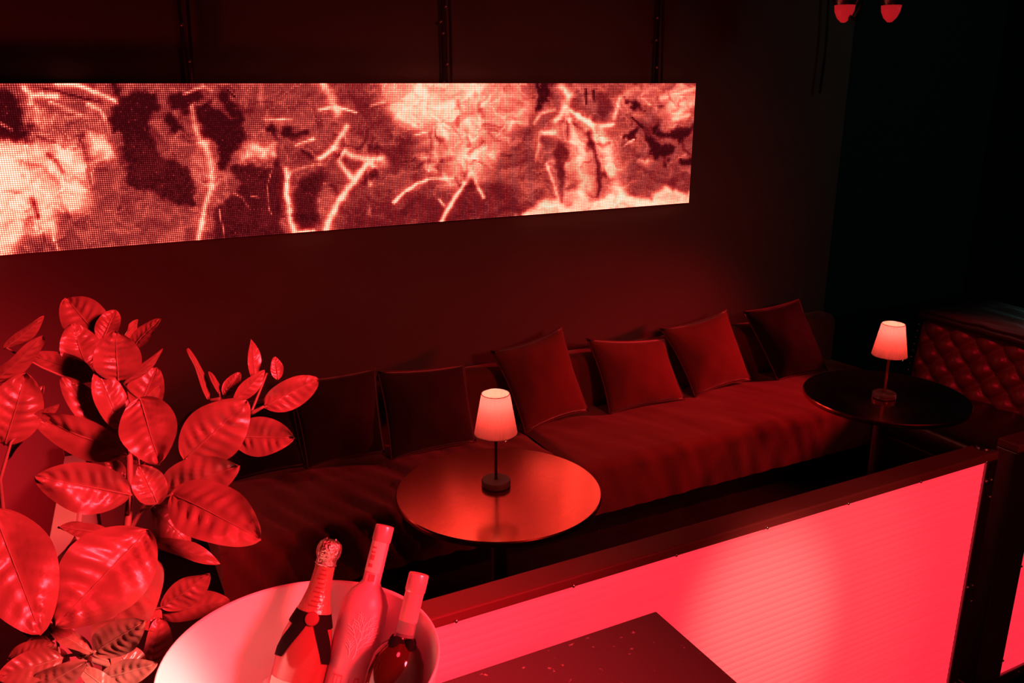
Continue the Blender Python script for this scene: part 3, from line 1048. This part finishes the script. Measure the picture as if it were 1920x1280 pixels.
# ------------------------------------------------------------------ ice bucket and bottles
BC = Vector((0.2203, 1.135, TBZ))
bucket = thing('ice_bucket', 'large white ice bucket holding three bottles on the bar table', 'bucket', BC)
zr = 0.21
obj('shell', lathe([(0, 0.002), (0.13, 0.002), (0.15, 0.01), (0.166, 0.03), (0.19, 0.10), (0.205, 0.17), (0.2113, zr - 0.003), (0.2113, zr), (0.2085, zr + 0.001),
                    (0.206, zr - 0.004), (0.201, 0.17), (0.186, 0.10), (0.162, 0.034), (0.145, 0.016), (0, 0.012)], 96), M['white_plastic'], bucket, True)
ib = bmesh.new()
rr = random.Random(3)
for k in range(120):
    r_, th = 0.15 * math.sqrt(rr.random()), rr.random() * 2 * PI
    mtx = Matrix.Translation((r_ * math.cos(th), r_ * math.sin(th), 0.035 + 0.055 * rr.random())) @ Matrix.Rotation(rr.random() * 3, 4, Vector((rr.random(), rr.random(), rr.random())).normalized())
    bmesh.ops.create_cube(ib, size=0.026 + 0.008 * rr.random(), matrix=mtx)
bmesh.ops.bevel(ib, geom=ib.edges[:], offset=0.004, segments=1, affect='EDGES')
tag(obj('ice_cubes', ib, M['ice'], None, True), 'loose ice cubes heaped inside the white bucket', 'ice', kind='stuff').location = BC


def bottle_axis(top_px, low_px, L, zb):
    """base point inside the bucket on the image line of the bottle, top on the pixel, length L"""
    best = None
    d = Vector((top_px[0] - low_px[0], top_px[1] - low_px[1]))
    for s in np.linspace(0.0, 4.0, 201):
        u, v = low_px[0] - d.x * s, low_px[1] - d.y * s
        b = at_z(u, v, zb)
        if math.hypot(b.x - BC.x, b.y - BC.y) > 0.14:
            continue
        for t in np.linspace(0.9, 1.7, 161):
            p = at_d(*top_px, t)
            e = abs((p - b).length - L)
            off = (Vector((p.x, p.y)) - Vector((BC.x, BC.y))).length
            cost = e * 20 + off * 0.15 + 0.6 * math.hypot(b.x - BC.x, b.y - BC.y)
            if best is None or cost < best[0]:
                best = (cost, b, p)
    return best[1], best[2]


def bottle_root(label, b, p, spin=0.0):
    t = thing('bottle', label, 'bottle', b, 0, 'bottles in the ice bucket')
    q = (p - b).normalized().to_track_quat('Z', 'Y')
    t.rotation_mode = 'QUATERNION'
    # turn the printed side (local -Y) towards the room's front
    from mathutils import Quaternion
    best, bq = -9, q
    for k in range(72):
        qq = q @ Quaternion((0, 0, 1), 2 * PI * k / 72)
        f = (qq @ Vector((0, -1, 0))).dot((EYEV - p).normalized())
        if f > best:
            best, bq = f, qq
    t.rotation_quaternion = bq @ Quaternion((0, 0, 1), spin)
    return t


def wrap(r_at, z0, z1, th0, th1, name, m, parent, rows=6, cols=18, off=0.0006, shape=None):
    """strip of label wrapped on a body of revolution; th measured from local -Y"""
    P = np.zeros((rows + 1, cols + 1, 3))
    for i in range(rows + 1):
        for j in range(cols + 1):
            z = z0 + (z1 - z0) * i / rows
            th = th0 + (th1 - th0) * j / cols
            if shape:
                z, th = shape(i / rows, j / cols)
            r = r_at(z) + off
            P[i, j] = (r * math.sin(th), -r * math.cos(th), z)
    return grid_mesh(name, P, m, parent)


def radius_fn(prof):
    zs = [z for r, z in prof]
    rs = [r for r, z in prof]
    return lambda z: float(np.interp(z, zs, rs))


# champagne
CB, CT = bottle_axis((622, 1012), (585, 1160), 0.315, TBZ + 0.035)
ch = bottle_root('champagne bottle with crinkled foil top and black collar, left in bucket', CB, CT)
prof = [(0.0, 0.0), (0.040, 0.0), (0.0435, 0.006), (0.0435, 0.135), (0.041, 0.155), (0.034, 0.18), (0.025, 0.205), (0.0185, 0.23), (0.0158, 0.255), (0.0148, 0.285)]
obj('body', lathe(prof, 40), M['green_glass'], ch, True)
rf = radius_fn(prof[1:])
obj('foil', lathe([(rf(z) + 0.0012, z) for z in np.linspace(0.196, 0.284, 16)], 40), M['foil'], ch, True)
fc = lathe([(0.0165, 0.272), (0.0172, 0.277), (0.0165, 0.282), (0.0205, 0.292), (0.0208, 0.302), (0.0185, 0.310), (0.012, 0.315), (0, 0.316)], 40)
for v in fc.verts:
    v.co += Vector((v.co.x, v.co.y, 0)) * 0.05 * noise.noise(v.co * 260)
obj('foil_cap', fc, M['foil_cap'], ch, True)
wi = bmesh.new()
for k in range(4):
    th = PI / 4 + PI / 2 * k
    tube([(r * math.cos(th + (z - 0.274) * 3), r * math.sin(th + (z - 0.274) * 3), z) for r, z in ((0.0175, 0.274), (0.0195, 0.285), (0.0217, 0.297), (0.0198, 0.310), (0.010, 0.3165))], 0.0009, 6, wi)
tube([(0.0178 * math.cos(2 * PI * k / 24), 0.0178 * math.sin(2 * PI * k / 24), 0.275) for k in range(25)], 0.0009, 6, wi)
obj('wire_cage', wi, M['screw'], ch, True)
wrap(rf, 0.176, 0.198, 0.25, 2 * PI - 0.25, 'neck_collar', M['black_label'], ch, 6, 48, 0.0016)
for s in (-1, 1):
    wrap(rf, 0.13, 0.19, 0, 0.5, 'collar_tail', M['black_label'], ch, 8, 6, 0.0018,
         shape=lambda i, j, s=s: (0.186 - 0.062 * i - 0.006 * j, s * (0.10 + 0.70 * i + 0.75 * j)))
seal = obj('neck_seal', lathe([(0, 0), (0.0115, 0), (0.0115, 0.0015), (0.009, 0.0022), (0, 0.0022)], 24), M['ink'], ch, True)
seal.location = (0, -rf(0.19) - 0.0012, 0.190)
seal.rotation_euler = (PI / 2 - 0.35, 0, 0)
for k in range(9):
    z = 0.208 + k * 0.0072
    wrap(rf, z, z + 0.0022, -0.5 + 0.12 * (k % 3), 0.25 + 0.1 * (k % 2), 'neck_mark', M['ink'], ch, 1, 6, 0.0017)
wrap(rf, 0.03, 0.09, -1.2, 1.2, 'label', M['paper'], ch, 6, 24, 0.0006)

# frosted vodka
VB, VT = bottle_axis((722, 985), (690, 1115), 0.325, TBZ + 0.035)
vo = bottle_root('frosted glass spirit bottle with etched bare tree, middle in bucket', VB, VT)
prof = [(0.0, 0.0), (0.037, 0.0), (0.040, 0.005), (0.0405, 0.17), (0.038, 0.195), (0.030, 0.212), (0.020, 0.223), (0.0155, 0.23), (0.0148, 0.30), (0, 0.30)]
obj('body', lathe(prof, 40), M['frost'], vo, True)
rf = radius_fn(prof[1:-1])
obj('cap', lathe([(0.0158, 0.298), (0.0162, 0.3), (0.0162, 0.323), (0.0152, 0.325), (0, 0.325)], 32), M['cap_metal'], vo, angle=40)
wrap(rf, 0.246, 0.299, -1.3, 0.75, 'neck_label', M['paper'], vo, 4, 18, 0.0007)
for k, z in enumerate((0.254, 0.266, 0.272, 0.278, 0.286)):
    wrap(rf, z, z + (0.006 if k < 2 else 0.003), -0.75, -0.25, 'neck_print', M['faint_ink'], vo, 1, 4, 0.0012)
wrap(rf, 0.232, 0.243, -0.3, 0.3, 'strip_stamp', M['faint_ink'], vo, 2, 6, 0.0008)
tr = bmesh.new()
def twig(th, z, a, L, w, depth):
    n = 8
    pts = []
    cth, cz = th, z
    for k in range(n + 1):
        r = rf(cz) + 0.0008
        pts.append((r * math.sin(cth), -r * math.cos(cth), cz))
        a2 = a + 0.18 * math.sin(k * 1.7 + depth)
        cth += math.sin(a2) * L / n / 0.04
        cz += math.cos(a2) * L / n
        if depth and 1 <= k < n:
            twig(cth, cz, a + (0.55 if k % 2 else -0.6), L * (0.62 - 0.045 * k), w * 0.65, depth - 1)
    tube(pts, w, 4, tr)
twig(0.05, 0.108, 0.12, 0.062, 0.0009, 2)
twig(-0.12, 0.112, -0.15, 0.024, 0.0007, 1)
obj('etched_tree', tr, M['etch'], vo)
wrap(rf, 0.03, 0.088, -0.75, 0.75, 'label', M['frost'], vo, 4, 18, 0.0006)
for th, kind in ((-0.52, 'post'), (-0.3, 'arch'), (0.1, 'bar'), (0.4, 'arch')):
    zt = 0.078
    if kind != 'bar':
        wrap(rf, zt, zt + 0.003, th - 0.09, th + 0.12, 'letter', M['faint_ink'], vo, 1, 4, 0.0012)
    for dth in ((-0.08, 0.1) if kind == 'arch' else (0.0,)):
        wrap(rf, 0.058, zt, th + dth - 0.02, th + dth + 0.025, 'letter', M['faint_ink'], vo, 2, 2, 0.0012)

# dark liquor
WB, WT = bottle_axis((786, 1075), (757, 1195), 0.275, TBZ + 0.035)
wk = bottle_root('dark liquor bottle with satin cap and clear neck, right in bucket', WB, WT)
prof = [(0.0, 0.0), (0.038, 0.0), (0.043, 0.006), (0.0475, 0.09), (0.047, 0.115), (0.042, 0.138), (0.032, 0.155), (0.021, 0.166), (0.0165, 0.174)]
obj('body', lathe(prof, 40), M['amber'], wk, True)
rf = radius_fn(prof[1:])
obj('neck', lathe([(0.0165, 0.174), (0.0155, 0.185), (0.0148, 0.21), (0.0148, 0.25), (0, 0.25)], 32), M['clear'], wk, True)
obj('sleeve', lathe([(0.0156, 0.198), (0.0156, 0.246)], 32), M['cap_metal'], wk, True)
obj('cap', lathe([(0.0160, 0.245), (0.0168, 0.247), (0.0168, 0.273), (0.0158, 0.275), (0, 0.275)], 32), M['cap_metal'], wk, angle=40)
rb = bmesh.new()
for s in (-1, 1):
    vs = []
    for k in range(7):
        a = k / 6
        wdt = 0.003 + 0.006 * math.sin(PI * a)
        vs.append((rb.verts.new((s * (0.003 + 0.020 * a), -0.021 - 0.006 * math.sin(PI * a), 0.170 + wdt - 0.006 * a)),
                   rb.verts.new((s * (0.003 + 0.020 * a), -0.021 - 0.006 * math.sin(PI * a), 0.170 - wdt - 0.006 * a))))
    for p, q in zip(vs[:-1], vs[1:]):
        rb.faces.new((p[0], q[0], q[1], p[1]))
rbo = obj('ribbon_bow', rb, M['black_label'], wk)
sdm = rbo.modifiers.new('solid', 'SOLIDIFY')
sdm.thickness = 0.0015
obj('ribbon_band', lathe([(0.0225, 0.166), (0.0195, 0.172)], 32), M['black_label'], wk, True)
wrap(rf, 0.045, 0.098, -1.0, 0.35, 'label', M['paper'], wk, 4, 18, 0.0008)
for th in (-0.2, -0.05, 0.1):
    wrap(rf, 0.076, 0.084, th, th + 0.06, 'label_print', M['ink'], wk, 1, 2, 0.0014)

# ------------------------------------------------------------------ plant
PB = Vector((-0.10, 1.46, 0))
plant = thing('potted_plant', 'tall leafy potted plant with broad veined leaves at the left', 'plant', PB)
obj('pot', lathe([(0, 0), (0.12, 0), (0.13, 0.01), (0.165, 0.36), (0.17, 0.37), (0.158, 0.37), (0.15, 0.33), (0, 0.32)], 40), M['pot'], plant, angle=40)
so = lathe([(0, 0.335), (0.08, 0.334), (0.151, 0.33)], 32)
obj('soil', so, M['soil'], plant, True)


def leaf(bpx, tpx, wpx, t, dt=0.0, roll=0.0, fold=0.18, curl=0.10, sd=0):
    b = at_d(*bpx, t)
    p = at_d(*tpx, t + dt)
    ax = (p - b)
    L = ax.length
    ax.normalize()
    view = (EYEV - (b + p) / 2).normalized()
    n = (view - ax * view.dot(ax)).normalized()
    n = (Matrix.Rotation(roll, 3, ax) @ n).normalized()
    s = ax.cross(n).normalized()
    W = wpx * t / F_PX / 2 * 1.12
    R, C = 44, 12
    P = np.zeros((R + 1, C + 1, 3))
    for i in range(R + 1):
        a = i / R
        # broad elliptic blade with a short point
        wd = W * (math.sin(PI * a ** 0.95) ** 0.60) * (1 - 0.10 * a) * 1.03 if 0 < a < 1 else 0.0004
        mid = n * (-curl * L * (a - 0.35) ** 2 * 1.4)
        for j in range(C + 1):
            c = 2 * j / C - 1
            vein = math.sin((a * 7.5 - abs(c) * 1.4) * 2 * PI + sd)
            q = 0.046 * W * (0.5 + 0.8 * noise.noise(Vector((a * 4, c * 2 + sd, sd * 2))) ) * 1.4 * vein * min(1, abs(c) * 3) * (1 - abs(c)) * 2.2 + 0.16 * W * noise.noise(Vector((a * 3 + sd, c * 1.5, sd)))
            q -= 0.05 * W * math.exp(-(c / 0.12) ** 2)
            lift = fold * wd * abs(c) ** 1.2
            wave = 0.12 * W * math.sin(a * 8 + sd + (2 if c > 0 else 0)) * c * c
            P[i, j] = b + ax * (a * L) + mid + s * (c * wd) + n * (lift + q + wave) - PB
    o = grid_mesh('leaf', P, M['leaf'], plant)
    v = obj('midrib', tube([Vector(P[i, C // 2]) + n * 0.0006 for i in range(0, R - 1, 4)], [0.0016 * (1 - 0.8 * i / R) for i in range(0, R - 1, 4)], 5), M['stem'], o, True)
    root = min(TWIG, key=lambda q: (q - (b - PB)).length)
    e = b - PB + ax * 0.004
    if (root - e).length > 0.004:
        obj('petiole', tube([root, root.lerp(e, 0.5) + Vector((0, 0, -0.004)), e], [0.0022, 0.0019, 0.0017], 6), M['stem'], o, True)
    return b


# stems: pixel polylines with depth
STEMS = [
    [(215, 1250, 1.36), (232, 1050, 1.42), (243, 940, 1.46), (243, 860, 1.48), (228, 800, 1.48), (222, 730, 1.47), (200, 660, 1.46)],
    [(243, 940, 1.46), (262, 880, 1.48), (250, 800, 1.48)],
    [(240, 1000, 1.44), (275, 940, 1.47), (305, 918, 1.50), (345, 880, 1.52), (420, 822, 1.56), (470, 775, 1.58), (500, 700, 1.60), (520, 705, 1.60)],
    [(470, 775, 1.58), (495, 762, 1.58)],
    [(215, 1250, 1.36), (150, 1230, 1.25), (60, 1140, 1.2), (10, 1000, 1.2), (0, 900, 1.3), (20, 830, 1.36), (50, 795, 1.38)],
    [(215, 1250, 1.36), (170, 1222, 1.30), (120, 1230, 1.24)],
    [(226, 715, 1.47), (180, 708, 1.45), (140, 715, 1.43)],
    [(345, 880, 1.52), (392, 800, 1.57), (414, 748, 1.58), (437, 756, 1.57)],
    [(414, 748, 1.58), (392, 750, 1.58)],
]
TWIG = []
for s in STEMS:
    pts = [at_d(u, v, t) - PB for u, v, t in s]
    if s is STEMS[0]:
        pts = [Vector((0.0, 0.0, 0.33)), Vector((0.01, -0.02, 0.6)), Vector((0.02, -0.06, 1.05))] + pts
    fine = []
    for a, b_ in zip(pts[:-1], pts[1:]):
        for k in range(4):
            fine.append(a.lerp(b_, k / 4))
    fine.append(pts[-1])
    main = s is STEMS[0]
    TWIG.extend(fine[8:] if main else fine)
    obj('stem', tube(fine, [(0.009 if main else 0.0045) * (1 - 0.6 * k / len(fine)) for k in range(len(fine))], 8), M['stem'], plant, True)

#        base        tip         width  t     dt    roll
LEAVES = [
    ((193, 640), (122, 556), 72, 1.50, 0.02, 0.1),
    ((190, 640), (217, 580), 40, 1.49, 0.02, -0.3),
    ((165, 700), (136, 605), 66, 1.47, 0.0, 0.2),
    ((222, 715), (216, 622), 76, 1.42, -0.03, 0.1),
    ((240, 660), (298, 596), 34, 1.47, 0.0, -0.7),
    ((228, 640), (262, 600), 30, 1.52, 0.05, 0.9),
    ((230, 722), (308, 657), 24, 1.46, 0.0, 0.9),
    ((180, 710), (54, 660), 46, 1.45, -0.02, 0.5),
    ((180, 710), (136, 718), 14, 1.44, -0.03, 0.8),
    ((229, 805), (183, 690), 56, 1.42, -0.02, 0.4),
    ((240, 808), (222, 705), 44, 1.47, 0.02, -0.9),
    ((246, 800), (293, 688), 66, 1.49, 0.02, -0.2),
    ((241, 798), (300, 728), 26, 1.43, -0.02, 0.5),
    ((222, 832), (118, 705), 54, 1.44, -0.04, 0.3),
    ((241, 852), (58, 782), 66, 1.43, -0.06, -0.4),
    ((262, 745), (298, 868), 92, 1.40, -0.04, 0.1),
    ((345, 862), (464, 752), 98, 1.52, 0.02, 0.15),
    ((352, 862), (440, 786), 60, 1.55, 0.02, -0.7),
    ((495, 762), (598, 711), 54, 1.58, 0.03, 0.2),
    ((436, 818), (550, 820), 68, 1.56, -0.01, -0.1),
    ((478, 720), (474, 634), 28, 1.60, 0.02, 0.7),
    ((521, 712), (516, 668), 22, 1.60, 0.0, 0.3),
    ((392, 748), (356, 650), 24, 1.58, 0.03, 1.0),
    ((412, 738), (393, 694), 14, 1.58, 0.02, 0.7),
    ((420, 742), (450, 697), 26, 1.58, 0.02, -0.3),
    ((437, 755), (498, 695), 30, 1.56, 0.02, 0.4),
    ((8, 655), (84, 596), 32, 1.36, 0.0, 0.8),
    ((-15, 720), (84, 634), 46, 1.36, 0.0, 0.8),
    ((8, 835), (50, 700), 86, 1.36, 0.0, 0.15),
    ((45, 792), (80, 722), 26, 1.40, 0.02, -0.5),
    ((48, 800), (110, 760), 22, 1.38, 0.0, 0.4),
    ((62, 795), (8, 860), 26, 1.38, 0.0, 0.9),
    ((248, 928), (66, 896), 84, 1.38, -0.08, -0.2),
    ((296, 945), (262, 872), 56, 1.42, -0.02, 0.2),
    ((300, 927), (444, 874), 82, 1.46, -0.02, 0.0),
    ((320, 924), (484, 1004), 104, 1.42, -0.06, -0.2),
    ((283, 1012), (414, 1052), 36, 1.46, 0.02, -0.6),
    ((285, 950), (360, 1022), 62, 1.49, 0.02, -0.5),
    ((212, 1006), (110, 984), 42, 1.38, -0.04, 0.9),
    ((64, 1122), (146, 1014), 48, 1.22, -0.02, 0.9),
    ((278, 992), (104, 1172), 138, 1.25, -0.10, 0.1),
    ((296, 1050), (182, 1214), 90, 1.34, -0.02, -0.5),
    ((-14, 950), (76, 1188), 124, 1.16, -0.04, -0.1),
    ((176, 1222), (268, 1168), 66, 1.24, -0.02, 0.3),
    ((303, 1140), (394, 1078), 56, 1.48, 0.02, 0.5),
    ((300, 1150), (430, 1124), 52, 1.50, 0.02, -0.4),
    ((280, 1262), (304, 1160), 60, 1.46, 0.0, 0.7),
    ((118, 1232), (-6, 1270), 54, 1.18, -0.04, 0.1),
    ((172, 1222), (86, 1172), 48, 1.24, -0.04, 0.9),
    ((185, 1275), (292, 1246), 46, 1.26, 0.0, 0.2),
    ((95, 1205), (14, 1110), 52, 1.20, 0.0, -0.6),
    ((50, 1300), (160, 1244), 50, 1.16, 0.0, 0.3),
    ((225, 1310), (150, 1250), 34, 1.22, 0.0, 0.3),
    ((15, 1235), (100, 1205), 34, 1.18, 0.0, -0.2),
    ((262, 892), (258, 815), 44, 1.54, 0.02, -0.8),
    ((236, 905), (196, 850), 26, 1.50, 0.0, 0.4),
    ((205, 1080), (120, 1130), 70, 1.44, 0.0, 0.6),
    ((228, 1100), (300, 1180), 70, 1.46, 0.0, -0.5),
    ((10, 1090), (-30, 1000), 70, 1.25, 0.0, 0.6),
    ((120, 1290), (70, 1200), 60, 1.26, 0.02, 0.6),
    ((260, 1290), (215, 1200), 60, 1.36, 0.0, 0.5),
]
for i, L in enumerate(LEAVES):
    leaf(*L[:4], dt=L[4], roll=L[5], sd=i * 1.3)

# ------------------------------------------------------------------ white ledge behind the plant
a, b_, c, d = at_z(120, 852, 0.6), at_z(161, 852, 0.6), at_z(83, 1045, 0.6), at_z(134, 1045, 0.6)
ang = math.atan2((a - c).x, (a - c).y)
cen = (a + b_ + c + d) / 4
lg = thing('ledge', 'narrow white topped ledge with black end cap behind the plant', 'ledge', (cen.x, cen.y, 0), -ang)
ln = (a - c).length / 2
obj('board', box(-0.037, 0.037, -ln - 0.25, ln, 0.56, 0.6, 0.003), M['white_paint'], lg)
obj('side_panel', box(-0.03, 0.045, -ln - 0.25, ln, 0.0, 0.558, 0.003), M['white_paint'], lg)
obj('end_cap', box(-0.04, 0.055, ln + 0.001, ln + 0.03, 0.0, 0.645, 0.003), M['black_edge'], lg)
